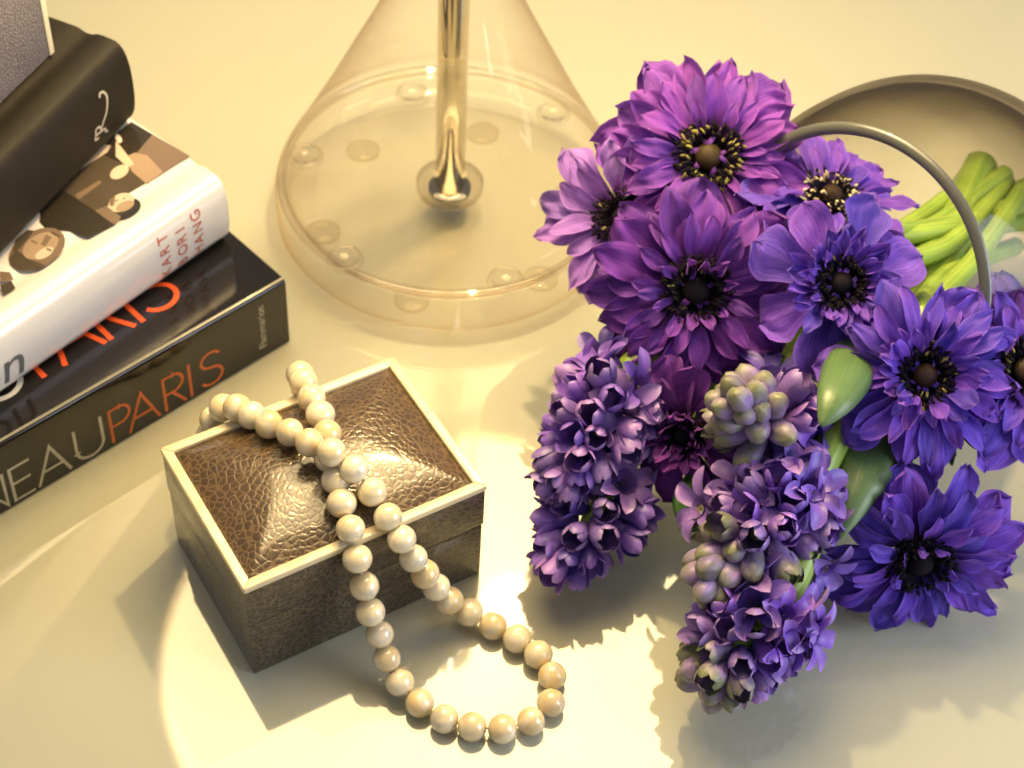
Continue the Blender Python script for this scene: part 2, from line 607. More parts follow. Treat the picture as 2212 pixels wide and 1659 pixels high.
# glossy black book at the bottom of the pile
PARIS_H = .037
bk, bloc = make_book('art_book', 'thick glossy black book with orange PARIS lettering, lowest of the pile', (-.095, .521, 0), rad(-134.5), PARIS_H, .235, .30, 0, 0, MAT['black_gloss'], square=.0012)
spine = lambda x0, k, z0: (lambda x, y, h: bloc(x0 - x * k, -.00012 - h, z0 + y * k))
cover = lambda x0, k, w0: (lambda x, y, h: bloc(x0 - x * k, w0 + y * k, PARIS_H + .00012 + h))
CH_ = .0182
for ch, s, kx in (('P', .0884, 1), ('A', .0805, 1), ('R', .0628, 1), ('I', .0503, 1), ('S', .0452, 1.12), ('U', .1047, 1.08), ('A', .1227, 1), ('E', .1335, 1), ('N', .1475, .95), ('S', .1625, 1.1), ('I', .1675, 1), ('O', .190, 1), ('D', .207, 1)):
    wd, st = stroke_letter(ch)
    st = [[(x * kx, y) for x, y in pl] for pl in st]
    v, f = ribbon(st, .075, spine(s, CH_, .0028))
    orange = s < .09
    link('spine_letter', mesh('spine_letter', v, f, smooth=False, mats=[MAT['orange_dull' if orange else 'white_dull']]), bk)
CC = .0265
for ch, s, kx in (('P', .1030, 1), ('A', .0935, .88), ('R', .0722, .78), ('I', .0572, 1), ('S', .0530, 1.15), ('U', .1270, 1.05), ('A', .150, .88), ('E', .166, 1), ('N', .188, 1)):
    wd, st = stroke_letter(ch)
    st = [[(x * kx, y) for x, y in pl] for pl in st]
    v, f = ribbon(st, .085, cover(s, CC, .0183))
    link('cover_letter', mesh('cover_letter', v, f, smooth=False, mats=[MAT['orange' if s < .11 else 'white_ink']]), bk)
me = flat_text('Flammarion', .0052, lambda x, y, h: bloc(.0118 + y, -.00012, .0058 + x))
me.materials.append(MAT['white_dull'])
link('publisher_name', me, bk)

# white-jacketed photo book
W_Z, W_H = PARIS_H + .0006, .034
wb, wloc = make_book('photo_book', 'white jacketed photo book with printed sepia portraits and red spine lettering', (-.1265, .5455, W_Z), rad(-127.5), W_H, .215, .27, .0085, .0012, MAT['jacket'], square=.0015)
def bulge_at(z):
    zz = max(-1, min(1, (z - W_H / 2) / (W_H / 2 - .0004)))
    sa = abs(zz) ** (1 / .8)
    ca = math.sqrt(max(0, 1 - sa * sa))
    return -.0085 * ca ** .62
MAT['red'] = plain('red_ink', (.55, .11, .055), .4)
MAT['grey_ink'] = plain('grey_ink', (.13, .14, .14), .4)
for k, (word, s) in enumerate((('KART', .0372), ('BORI', .0282), ('HANG', .0195))):
    for j, ch in enumerate(word):
        me = flat_text(ch, .0072, lambda x, y, h, s=s, j=j: (lambda z: wloc(s - .005 + y, bulge_at(z) - .00022, z))(.0048 + j * .0062 + x))
        me.materials.append(MAT['red'])
        link('spine_letter', me, wb)
for j, ch in enumerate('on'):
    me = flat_text(ch, .024, lambda x, y, h, j=j: (lambda z: wloc(.1315 - j * .0135 - x - (y * .12), bulge_at(z) - .0003, z))(.0072 + y))
    me.materials.append(MAT['grey_ink'])
    link('spine_letter', me, wb)
# flat print on the front board
def on_cover(u, v, lift):
    q = P(u, v, W_Z + W_H) - Vector((-.1265, .5455, W_Z))
    return q + Vector((0, 0, lift))
def blob(cx, cy, rx, ry, ang, n=22, wob=.0, seed=0):
    rg = random.Random(seed)
    out = []
    for k in range(n):
        a = 2 * math.pi * k / n
        s = 1 + rg.uniform(-wob, wob)
        x, y = rx * s * math.cos(a), ry * s * math.sin(a)
        out.append((cx + x * math.cos(ang) - y * math.sin(ang), cy + x * math.sin(ang) + y * math.cos(ang)))
    return out
INK = [plain('print_ink_%s' % n, c, .2, Coat_Weight=.6, Coat_Roughness=.08) for n, c in (
    ('black', (.030, .024, .018)), ('dark', (.075, .058, .042)), ('brown', (.19, .135, .095)), ('tan', (.36, .26, .18)), ('pale', (.62, .50, .38)), ('white', (.80, .72, .60)))]
shapes = [
    (1, [(284, 263), (411, 338), (205, 462), (160, 432), (106, 398), (190, 330)]),
    (0, [(284, 263), (330, 290), (300, 330), (255, 350), (215, 330)]),
    (2, [(330, 290), (409, 338), (332, 388), (300, 372), (296, 330)]),
    (3, [(292, 330), (318, 336), (352, 372), (318, 398), (286, 372), (268, 340)]),
    (4, [(250, 305), (262, 318), (290, 355), (276, 362), (250, 338)]),
    (4, blob(258, 372, 22, 13, -.5, seed=2)),
    (5, blob(256, 300, 11, 6, 1.1, wob=.2, seed=3)),
    (0, blob(268, 452, 38, 22, -.35, seed=9)),
    (4, blob(262, 438, 29, 19, -.4, seed=4)),
    (3, blob(270, 446, 21, 10, -.4, seed=5)),
    (2, blob(252, 434, 5, 1.6, -.4, n=8)), (2, blob(268, 429, 4, 1.6, -.4, n=8)), (2, [(236, 432), (250, 424), (246, 446), (238, 446)]),
    (4, [(112, 396), (130, 372), (225, 312), (240, 316), (232, 330), (150, 382), (122, 402)]),
    (2, [(162, 422), (215, 390), (220, 396), (170, 432)]),
    (0, [(64, 441), (104, 408), (140, 414), (205, 456), (248, 487), (192, 515), (150, 500), (100, 497), (86, 480), (88, 462)]),
    (2, [(205, 456), (230, 446), (262, 470), (248, 487)]),
    (2, blob(80, 540, 66, 40, -.5, seed=6)),
    (1, [(20, 560), (34, 540), (62, 560), (100, 575), (84, 584), (44, 586), (24, 575)]),
    (3, blob(88, 532, 42, 25, -.5, seed=7)),
    (4, blob(96, 548, 22, 10, -.5, seed=8)), (2, blob(74, 524, 9, 2.6, .45, n=12)), (2, blob(106, 541, 7, 2.6, .45, n=12)), (2, [(88, 530), (98, 534), (112, 514), (100, 508)]), (1, blob(120, 508, 13, 2.2, .5, n=12)), (1, [(34, 520), (60, 498), (74, 500), (58, 520), (42, 540), (28, 545)]),
    (2, [(0, 588), (22, 590), (30, 606), (0, 612)]), (1, [(0, 618), (24, 608), (34, 624), (8, 640)]),
]
v, f, fm = [], [], []
for k, (ci, pl) in enumerate(shapes):
    b0 = len(v)
    for (u, w_) in pl:
        v.append(on_cover(u, w_, .00006 + k * .000014))
    f.append(tuple(range(b0, len(v)))[::-1])
    fm.append(ci)
m = mesh('cover_print', v, f, smooth=False, mats=INK, fmat=fm)
link('cover_print', m, wb)

# black cloth-bound book
K_Z, K_H = W_Z + W_H + .0006, .041
kb, kloc = make_book('cloth_book', 'black cloth-bound book with a small silver R emblem on its rounded spine', (-.1690, .5745, K_Z), rad(-112.0), K_H, .20, .26, .0095, .0016, MAT['black_cloth'], square=.003)
def bulge_k(z):
    zz = max(-1, min(1, (z - K_H / 2) / (K_H / 2 - .0004)))
    sa = abs(zz) ** (1 / .8)
    return -.0095 * math.sqrt(max(0, 1 - sa * sa)) ** .62
MAT['silver'] = plain('silver_foil', (.72, .70, .66), .3, Metallic=.6)
em = [[(-.1, -.05), (-.02, .06), (.12, .1), (.17, .35), (.2, .62), (.05, .66), (.0, .5)], [(.2, .62), (.42, .6), (.44, .42), (.3, .32), (.2, .3)],
      [(.28, .3), (.48, .12), (.66, -.06), (.95, -.20), (1.28, -.26), (1.52, -.14), (1.56, .04), (1.46, .08)]]
em = [[(p.x, p.y) for p in catmull([Vector((x, y, 0)) for x, y in st], 5)] for st in em]
EK = .0118
v, f = ribbon(em, .09, lambda x, y, h: (lambda z: kloc(.0210 + y * EK, bulge_k(z) - .0003 - h, z))(.0125 + x * EK))
link('spine_emblem', mesh('spine_emblem', v, f, smooth=False, mats=[MAT['silver']]), kb)

# grey leather box on top of the pile
gz = K_Z + K_H + .0006
g_an = rad(-111.7)
gO = P(117, 112, gz)
gd, gw = Vector((math.cos(g_an), math.sin(g_an), 0)), Vector((math.cos(g_an - math.pi / 2), math.sin(g_an - math.pi / 2), 0))
gb = thing('leather_box', 'grey grained leather box with cream edge strip, on top of the book pile', 'box', gO)
rot = Matrix((gd, gw, Vector((0, 0, 1)))).transposed().to_4x4()
for nm, (x, y, z), (sx, sy, sz), mt in (('side_panel', (.0032, 0, 0), (.18, .14, .075), 'grey_leather'), ('edge_strip', (0, -.0004, 0), (.003, .1408, .0755), 'cream')):
    mm = bevel_box(sx, sy, sz, .0006)
    mm.materials.append(MAT[mt])
    link(nm, mm, gb, rot @ Matrix.Translation((x, y, z)))

# ------------------------------------------------------------------ trinket box
BW, BD, BH = .095, .0709, .0535
B_O, B_YAW = Vector((-.0865, .3553, 0)), .5788
bex, bey = Vector((math.cos(B_YAW), math.sin(B_YAW), 0)), Vector((-math.sin(B_YAW), math.cos(B_YAW), 0))
tx = thing('trinket_box', 'small brown pebbled leather box with domed lid and bone trim', 'box', B_O)
brot = Matrix.Rotation(B_YAW, 4, 'Z')
mm = bevel_box(BW - .0008, BD - .0008, .0300, .0009)
mm.materials.append(MAT['shagreen_side'])
link('base', mm, tx, brot @ Matrix.Translation((.0004, .0004, 0)))
mm = bevel_box(BW - .006, BD - .006, .001, .0002)
mm.materials.append(plain('lid_seam', (.015, .010, .007), .8))
link('lid_gap', mm, tx, brot @ Matrix.Translation((.003, .003, .0299)))
lid = bevel_box(BW, BD, .0200, .0009)
lid.materials.append(MAT['shagreen_side'])
lido = link('lid', lid, tx, brot @ Matrix.Translation((0, 0, .0306)))
TW, TH = .0034, .0030          # bone trim
zt = .0201
def trim_piece(p0, p1, inner0, inner1):
    v = []
    for z in (0, TH):
        for q in (p0, p1, inner1, inner0):
            v.append((q[0], q[1], zt + z))
    import bmesh
    bm = bmesh.new()
    vs = [bm.verts.new(x) for x in v]
    for fc in ((3, 2, 1, 0), (4, 5, 6, 7), (0, 1, 5, 4), (1, 2, 6, 5), (2, 3, 7, 6), (3, 0, 4, 7)):
        bm.faces.new([vs[k] for k in fc])
    bmesh.ops.bevel(bm, geom=bm.edges[:], offset=.0006, segments=2, affect='EDGES', profile=.6)
    m = bpy.data.meshes.new('trim')
    bm.to_mesh(m); bm.free()
    m.polygons.foreach_set('use_smooth', [True] * len(m.polygons))
    m.materials.append(MAT['bone'])
    return m
o_, g_ = -.0003, .00004
cs = [(o_, o_), (BW - o_, o_), (BW - o_, BD - o_), (o_, BD - o_)]
ci = [(TW, TW), (BW - TW, TW), (BW - TW, BD - TW), (TW, BD - TW)]
for k in range(4):
    link('bone_trim', trim_piece(cs[k], cs[(k + 1) % 4], ci[k], ci[(k + 1) % 4]), lido)
# domed panel
def lid_h(a, b):
    w, d = BW - 2 * TW, BD - 2 * TW
    a, b = a - TW, b - TW
    es = [max(0, e) for e in (a, w - a, b, d - b)]
    p = 9.0
    e = (sum((x + 1e-6) ** -p for x in es)) ** (-1 / p) if min(es) > 0 else 0
    return .0079 * (1 - (1 - min(e / .033, 1)) ** 2.0)
NX, NY = 72, 56
v = []
for j in range(NY):
    for i in range(NX):
        a = TW + (BW - 2 * TW) * i / (NX - 1)
        b = TW + (BD - 2 * TW) * j / (NY - 1)
        v.append((a, b, zt + .0014 + lid_h(a, b)))
m = mesh('lid_panel', v, grid_faces(NY, NX), mats=[MAT['shagreen']])
link('lid_panel', m, lido)

# ------------------------------------------------------------------ necklace
def lid_top(a, b):
    inside = TW < a < BW - TW and TW < b < BD - TW
    return (.0306 + zt + .0014 + lid_h(a, b)) if inside else BH
BR = .0051
def box_local(p):
    q = p - B_O
    return q.dot(bex), q.dot(bey)
def rest_on_lid(u, v, extra=0):
    z = .06
    for _ in range(25):
        a, b = box_local(P(u, v, z))
        z = .5 * z + .5 * (max(lid_top(a, b), lid_top(a, b - .0015), BH if -.003 < b < BD + .003 else 0) + BR + extra)
    return P(u, v, z)
from_front = [(461, 906, .043), (482, 881, .0525), (512, 881, 'L', 0), (543, 897, 'L', 0), (581, 917, 'L', 0), (626, 934, 'L', .001), (668, 956, 'L', .0045), (716, 977, 'L', .0088), (765, 1013, 'L', .006), (804, 1063, 'L', .002),
    (838, 1117, 'L', 0), (868, 1165, .053), (893, 1206, .044), (918, 1240, .0345), (942, 1268, .0255), (970, 1297, .0165), (1013, 1322, .0085), (1065, 1352, BR), (1117, 1380, BR), (1163, 1414, BR), (1193, 1460, BR), (1190, 1518, BR),
    (1147, 1558, BR), (1085, 1575, BR), (1020, 1570, BR), (960, 1553, BR), (907, 1519, BR), (863, 1473, .008), (835, 1422, .014), (820, 1370, .0222), (800, 1322, .031), (787, 1266, .040), (772, 1207, .0507), (757, 1142, 'L', 0),
    (738, 1087, 'L', 0), (726, 1037, 'L', 0), (710, 989, 'L', 0), (707, 937, 'L', 0), (692, 895, 'L', 0), (673, 860, 'L', 0), (655, 824, 'L', 0), (648, 809, .0525)]
bp = [rest_on_lid(b[0], b[1], b[3]) if b[2] == 'L' else P(*b) for b in from_front]
for a, b, z in ((.0625, .083, .042), (.064, .0855, .032), (.0655, .088, .022), (.066, .092, .0125), (.0625, .099, BR), (.0535, .104, BR), (.0435, .1045, BR), (.034, .101, BR), (.0275, .0935, .0075), (.0240, .0885, .0155), (.0228, .0865, .0255), (.0232, .084, .0345)):
    bp.append(B_O + bex * a + bey * b + Vector((0, 0, z)))
nk = thing('necklace', 'string of cream mother-of-pearl beads draped over the leather box', 'necklace', bp[23] - Vector((0, 0, BR)))
n0 = nk.location.copy()
bead_meshes = []
for k in range(5):
    rg = random.Random(40 + k)
    prof = []
    for i in range(17):
        a = math.pi * i / 16
        r = BR * math.sin(a) ** .94
        z = -BR * .955 * math.cos(a)
        if i in (0, 16):
            r = .0006
        prof.append((r, z))
    v, f, uv = lathe(prof, 28, True)
    sx, ph = rg.uniform(-.025, .025), rg.uniform(0, 6)
    v = [(x * (1 + sx * math.sin(2 * math.atan2(y, x) + ph)), y * (1 + sx * math.sin(2 * math.atan2(y, x) + ph)), z) for x, y, z in v]
    bead_meshes.append(mesh('bead', v, f, mats=[MAT['bead']]))
rg = random.Random(5)
for i, p in enumerate(bp):
    t = (bp[(i + 1) % len(bp)] - bp[i - 1]).normalized()
    mt = frame(t).to_4x4() @ Matrix.Rotation(rg.uniform(0, 6.28), 4, 'Z')
    s = rg.uniform(.965, 1.02)
    if i > 41: s = .97
    link('bead', bead_meshes[i % 5], nk, Matrix.Translation(p - n0) @ mt @ Matrix.Scale(s * 1.045, 4))
v, f, uv = tube([p - n0 for p in bp + [bp[0]]], .0005, 6)
link('thread', mesh('thread', v, f, mats=[MAT['thread']]), nk)

# ------------------------------------------------------------------ table lamp
LC = P(972, 377, .024)
lp = thing('table_lamp', 'clear glass bell-shaped table lamp with polished metal pole and round base', 'lamp', (LC.x, LC.y, 0))
RB = .0775
glass = NT('base_glass')
glass.set(Base_Color=(.99, .97, .92, 1), Roughness=.0, IOR=1.45, Transmission_Weight=1.0)
MAT['base_glass'] = glass.m
MAT['base_thin'] = M_thin_glass('base_disc_glass', (.999, .996, .988), (.88, .72, .50), .5, 1.48, 3.0)
# thick disc with a raised rounded rim
prof = [(0.0001, .0022), (RB - .006, .0022), (RB - .002, .0030), (RB, .006), (RB + .0002, .012), (RB, .0195), (RB - .0008, .0215), (RB - .0055, .0215), (RB - .0062, .0195), (RB - .0072, .0165), (RB - .012, .0150), (.03, .0146), (.0001, .0146)]
v, f, uv = lathe(prof, 96)
link('base_disc', mesh('base_disc', v, f, mats=[MAT['base_thin']]), lp)
v, f, uv = lathe([(RB - .0030 + .0021 * math.cos(2 * math.pi * k / 12), .0238 + .0018 * math.sin(2 * math.pi * k / 12)) for k in range(13)], 96)
link('base_rim', mesh('base_rim', v, f, mats=[M_thin_glass('rim_glass', (.985, .97, .94), (.84, .72, .52), 2.2, 1.48, 2.2)]), lp)
# bell: thin wall
bprof = [(RB - .0035, .0243), (.0735, .030), (.0690, .038), (.0625, .050), (.0555, .063), (.0480, .078), (.0405, .093), (.0330, .108), (.0265, .123), (.0215, .140), (.0180, .165), (.0160, .20), (.0150, .26), (.0145, .38)]
cpr = catmull([Vector((r, 0, z)) for r, z in bprof], 4)
v, f, uv = lathe([(p.x, p.z) for p in cpr], 96)
link('glass_bell', mesh('glass_bell', v, f, mats=[MAT['bell']]), lp)
v, f, uv = lathe([(.0066, .0175), (.0066, .10), (.0066, .25), (.0066, .52)], 40, True)
link('pole', mesh('pole', v, f, mats=[MAT['metal']]), lp)
v, f, uv = lathe([(.0078, .0150), (.0142, .0150), (.0150, .0160), (.0150, .0205), (.0142, .0216), (.0078, .0216)], 48)
link('collar', mesh('collar', v, f, mats=[M_thin_glass('collar_glass', (.95, .93, .88), (.70, .60, .46), 2.2, 1.48, 1.6)]), lp)
v, f, uv = lathe([(.0001, .0150), (.0095, .0150), (.0095, .0172), (.0068, .0178), (.0001, .0178)], 40)
link('pole_foot', mesh('pole_foot', v, f, mats=[MAT['dark_metal']]), lp)
pad_v, pad_f, _ = lathe([(.0001, .0001), (.0068, .0001), (.0076, .0006), (.0076, .0016), (.0070, .0021), (.0001, .0021)], 28)
pad_m = mesh('pad', pad_v, pad_f, mats=[M_thin_glass('clear_silicone', (.992, .985, .97), (.80, .70, .52), .6)])
for k in range(6):
    a = rad(18 + 60 * k)
    link('foot_pad', pad_m, lp, Matrix.Translation((.058 * math.cos(a), .058 * math.sin(a), 0)))
but_v, but_f, _ = lathe([(.0076, .0151), (.0080, .0160), (.0076, .0176), (.0066, .0180), (.0060, .0172), (.0058, .0160), (.0001, .0158)], 28)
but_m = mesh('button', but_v, but_f, mats=[M_thin_glass('button_glass', (.985, .975, .95), (.82, .72, .55), 2.2, 1.48, 2.0)])
for u, w_ in ((660, 338), (890, 204), (1195, 246), (1092, 606), (745, 560)):
    q = P(u, w_, .0165)
    link('glass_button', but_m, lp, Matrix.Translation((q.x - LC.x, q.y - LC.y, 0)))
# the lit shade above the picture
v, f, uv = lathe([(.205, .470), (.150, .72)], 96)
sh = link('shade', mesh('shade', v, f, mats=[MAT['shade']]), lp)
v, f, uv = lathe([(.0160, .478), (.10, .478), (.2025, .478)], 96)  # glowing disc added so the shade opening is an even light source
link('added_diffuser', mesh('added_diffuser', v, f, mats=[MAT['glow']]), sh)

bq = P(1080, 1493, -.452)
v, f, uv = lathe([(.0001 + .009 * math.sin(math.pi * k / 12), .009 * -math.cos(math.pi * k / 12)) for k in range(13)], 24)
link('bulb', mesh('bulb', v, f, mats=[M_glow('bulb_glass', (1.0, .74, .36), BULB_GLOW)]), sh, Matrix.Translation((bq.x - LC.x, bq.y - LC.y, .452)))

# ------------------------------------------------------------------ glass vase lying on its side
V_EL, V_AZ = rad(20), rad(228)
VN = Vector((math.cos(V_EL) * math.cos(V_AZ), math.cos(V_EL) * math.sin(V_AZ), math.sin(V_EL)))
VC, VR, VL = Vector((.1230, .4910, .0872)), .0578, .146
vs = thing('glass_vase', 'smoky clear glass vase lying on its side with flowers spilling out', 'vase', (VC.x - VN.x * .07, VC.y - VN.y * .07, 0))
vt = Matrix.Translation(VC - vs.location) @ frame(-VN).to_4x4()
vp = [(0, 1), (.1, 1.10), (.2, 1.16), (.4, 1.19), (.6, 1.08), (.8, .86), (.9, .66), (.97, .35), (1, 0.002)]
vpc = catmull([Vector((r * VR, 0, t * VL)) for t, r in vp], 5)
v, f, uv = lathe([(max(.0001, p.x), p.z) for p in vpc], 96)
link('outer_wall', mesh('outer_wall', v, f, mats=[MAT['vase_glass']]), vs, vt)
v, f, uv = lathe([(max(.0001, p.x - .0026 - .004 * max(0, p.z / VL - .6)), p.z * .94) for p in vpc], 96)
link('inner_wall', mesh('inner_wall', v, f, mats=[MAT['vase_glass']]), vs, vt)
rp = [(VR - .0013 + .0024 * math.cos(a), .0016 * math.sin(a) - .0002) for a in [2 * math.pi * k / 12 for k in range(13)]]
v, f, uv = lathe(rp, 96)
link('rim', mesh('rim', v, f, mats=[MAT['rim']]), vs, vt)

# ------------------------------------------------------------------ flowers
def petal_mesh(kind, seed, mat):
    """unit-length petal along +X, upper side +Z"""
    rg = random.Random(seed)
    nu, nv = 15, 11
    spec = {  # width, curve(start deg, end deg), cup, ruffle, tip
        'broad': (.60, (8, -14), .16, .045, .32),
        'mid': (.40, (14, -24), .30, .055, .55),
        'slim': (.30, (22, -28), .42, .050, .55),
        'fold': (.36, (34, 24), .55, .060, .50),
        'curl': (.26, (25, 165), .25, .020, .40),
    }[kind]
    W = spec[0] * rg.uniform(.88, 1.12)
    a0, a1 = spec[1][0] + rg.uniform(-7, 7), spec[1][1] + rg.uniform(-14, 14)
    cup, ruf, tip = spec[2] * rg.uniform(.3, 1.7), spec[3], spec[4]
    ph, fq, side = rg.uniform(0, 6.28), rg.uniform(7, 11), rg.uniform(-.10, .10)
    ph2, tw = rg.uniform(0, 6.28), rg.uniform(-.8, .8)
    notch = rg.choice((0, 0, .035, .06)) if kind in ('broad', 'mid') else 0
    v, uv = [], []
    x = z = 0.0
    for i in range(nu):
        u = i / (nu - 1)
        ang = rad(a0 + (a1 - a0) * (u ** 1.3))
        if i:
            x += math.cos(ang) / (nu - 1)
            z += math.sin(ang) / (nu - 1)
        rise = min(1, (u / (.62 if kind != 'broad' else .70))) ** .85
        fall = 1.0
        pk = .62 if kind != 'broad' else .66
        if u > pk:
            q = (u - pk) / (1 - pk)
            fall = (1 - q ** (2.4 if tip < .5 else 2.1)) ** (.55 if tip < .5 else .68)
        w = W * .5 * (.16 + .84 * rise) * max(fall, .03)
        nz, nx = math.cos(ang), -math.sin(ang)
        for j in range(nv):
            s = -1 + 2 * j / (nv - 1)
            h = cup * w * s * s * (1 - .35 * u) + .030 * W * math.cos(s * 6.0 + ph2) * (.3 + u) * .9
            h += ruf * W * 3.6 * (abs(s) ** 2.2) * math.sin(fq * u + ph + (2.1 if s > 0 else 0)) * u
            h += ruf * W * 1.2 * math.sin(17 * u + 5 * s + ph2) * u * u
            h += tw * w * s * u * .5
            xx = x + nx * h - notch * math.exp(-(s * 3.0) ** 2) * max(0, u - .8) * 5
            # slightly toothed end
            if u > .7 and kind in ('broad', 'mid'):
                xx += .030 * math.sin(j * 2.6 + ph) * (u - .7) / .3
            v.append((xx, s * w * (1 + .07 * math.sin(9 * u + ph2 + (1.3 if s > 0 else 0))) + side * u * u, z + nz * h))
            uv.append((u, (s + 1) / 2))
    return mesh('petal', v, grid_faces(nu, nv), uv, mats=[mat])

PETALS = {}
def petals(kind, mat):
    k = (kind, mat)
    if k not in PETALS:
        PETALS[k] = [petal_mesh(kind, 100 * len(PETALS) + q, MAT[mat]) for q in range(9)]
    return PETALS[k]

def stamen_mesh(seed, R, rings, cmat):
    rg = random.Random(seed)
    v, f, fm = [], [], []
    for k in range(rings):
        az = rg.uniform(0, 6.283)
        rr = R * rg.uniform(.62, 1.12)
        hz = R * (rg.uniform(.25, .75) - .35 * (rr / R - .6))
        tip = Vector((rr * math.cos(az), rr * math.sin(az), hz))
        base = Vector((R * .35 * math.cos(az), R * .35 * math.sin(az), -R * .05))
        side = Vector((-math.sin(az), math.cos(az), 0)) * R * .012
        b0 = len(v)
        v += [base - side, base + side, tip + side, tip - side]
        f.append((b0, b0 + 1, b0 + 2, b0 + 3)); fm.append(0)
        # anther: small ellipsoid, 2 rings of 5
        d = Vector((math.cos(az + rg.uniform(-.9, .9)), math.sin(az + rg.uniform(-.9, .9)), rg.uniform(-.2, .6))).normalized()
        L, w = R * rg.uniform(.085, .14), R * rg.uniform(.035, .055)
        M3 = frame(d)
        b0 = len(v)
        v.append(tip - d * L)
        for zz in (-.45, .45):
            for q in range(5):
                a = 6.283 * q / 5
                v.append(tip + M3 @ Vector((w * math.cos(a), w * math.sin(a), zz * L)))
        v.append(tip + d * L)
        mi = 1 if rg.random() < cmat else 0
        for q in range(5):
            r2 = (q + 1) % 5
            for fc in ((b0, b0 + 1 + r2, b0 + 1 + q), (b0 + 1 + q, b0 + 1 + r2, b0 + 6 + r2, b0 + 6 + q), (b0 + 6 + q, b0 + 6 + r2, b0 + 11)):
                f.append(fc); fm.append(mi)
    return v, f, fm

def stem_curve(head, back, seed, exit_j=.6, depth=.128):
    """from the flower head back through the vase mouth into the vase"""
    rg = random.Random(seed)
    X = frame(-VN)
    j = lambda s: X @ Vector((rg.uniform(-1, 1) * s, rg.uniform(-1, 1) * s, 0))
    toward = (head - VC)
    toward -= VN * toward.dot(VN)
    lim = VR * .62
    off = toward if toward.length < lim else toward.normalized() * lim
    mouth = VC + off * .85 + j(.006)
    end = VC - VN * depth + j(.02) + X @ Vector((.0, .0, 0))
    inside = VC - VN * depth * .5 + off * .35 + j(.008)
    return [head, head + back * .016, (head + back * .03) * .45 + (mouth + VN * .012) * .55, mouth, inside, end]

def anemone(label, u, v_, z, face, R, mat, seed, spec=None, yellow=.12, anth='anther_y', lift=1.0, spin=0, dark_dome=False, stem=.0040, pet_extra=()):
    rg = random.Random(seed)
    c = P(u, v_, z)
    n = cdir(*face)
    t = thing('anemone', label, 'flower', c, 'purple anemones in the bouquet')
    F = frame(n, cdir(0, 1, .02)).to_4x4() @ Matrix.Rotation(spin, 4, 'Z')
    spec = spec or [('broad', 7, 1.0, -4, 1.0), ('mid', 14, .95, 6, 1.0), ('mid', 15, .85, 16, .95), ('slim', 16, .74, 26, 1.0), ('slim', 10, .56, 38, 1.0)]
    for k, (kind, cnt, ln, el, wid) in enumerate(spec):
        ms = petals(kind, mat)
        a0 = rg.uniform(0, 6.28)
        for q in range(cnt):
            az = a0 + 6.283 * (q + rg.uniform(-.28, .28)) / cnt
            L = R * (ln * rg.uniform(.88, 1.08) - .17)
            e = rad(el * lift + rg.uniform(-9, 9))
            W = wid * rg.uniform(.88, 1.15)
            m4 = F @ Matrix.Rotation(az, 4, 'Z') @ Matrix.Translation((R * (.20 - .004 * k), 0, R * (-.09 + .018 * k + rg.uniform(-.008, .008)))) @ Matrix.Rotation(-e, 4, 'Y') @ Matrix.Rotation(rg.uniform(-.42, .42), 4, 'X') @ Matrix.Diagonal((L, L * W, L, 1))
            link('petal', rg.choice(ms), t, m4)
    for (kind, az, ln, el, wid) in pet_extra:
        m4 = F @ Matrix.Rotation(rad(az), 4, 'Z') @ Matrix.Translation((R * .1, 0, 0)) @ Matrix.Rotation(-rad(el), 4, 'Y') @ Matrix.Diagonal((R * ln, R * ln * wid, R * ln, 1))
        link('petal', petals(kind, mat)[1], t, m4)
    # dome and stamens
    dr = R * .125
    dp = [(dr * math.sin(math.pi * k / 18) + 1e-5, dr * (-.35 * 0 - math.cos(math.pi * k / 18)) * .9) for k in range(19)]
    vv, ff, uv = lathe(dp, 28)
    link('dome', mesh('dome', vv, ff, mats=[MAT['anther' if dark_dome else 'dome']]), t, F @ Matrix.Translation((0, 0, dr * .55)))
    vv, ff, fm = stamen_mesh(seed + 7, R * .30, 230, yellow)
    so = link('stamens', mesh('stamens', vv, ff, mats=[MAT['anther'], MAT[anth]], fmat=fm), t, F)
    so['kind'] = 'stuff'
    # receptacle disc closes the heart of the flower
    vv, ff, uv = lathe([(.0001, R * .02), (R * .20, R * .0), (R * .24, -R * .06), (R * .12, -R * .15), (.0001, -R * .17)], 24)
    link('receptacle', mesh('receptacle', vv, ff, mats=[MAT['anther']]), t, F)
    pts = catmull([p - c for p in stem_curve(c - n * R * .12, -n, seed + 3)], 7)
    vv, ff, uv = tube(pts, stem, 10)
    link('stem', mesh('stem', vv, ff, uv, mats=[MAT['stem']]), t)
    return t, F, c, n

anemone('large purple anemone with olive-brown dome, topmost of the bouquet', 1530, 342, .108, (-.06, .10, 1), .0415, 'petal_a', 11, yellow=.30,
        spec=[('broad', 6, 1.0, -4, 1.0), ('mid', 15, .97, 4, 1.0), ('mid', 17, .88, 12, .95), ('slim', 18, .78, 20, 1.05), ('slim', 12, .60, 30, 1.0), ('curl', 7, .36, 48, .9)])
anemone('pale purple anemone half hidden behind the topmost bloom', 1348, 474, .086, (-.30, -.05, .95), .0355, 'petal_c', 23, yellow=.05, dark_dome=True,
        spec=[('broad', 7, 1.0, 2, .95), ('mid', 12, .95, 12, .95), ('slim', 12, .82, 24, 1.1)])
anemone('deep purple anemone with black stamens and dome coloured as if shaded, below the topmost bloom', 1502, 628, .090, (-.02, -.16, .98), .0405, 'petal_e', 31, yellow=.02, dark_dome=True,  # black dome colour puts in the shade of the topmost bloom
        spec=[('broad', 8, 1.0, -6, 1.0), ('mid', 15, .95, 3, 1.0), ('mid', 16, .84, 12, .95), ('slim', 16, .72, 22, 1.0), ('fold', 10, .56, 32, .8), ('curl', 6, .35, 50, .9)])
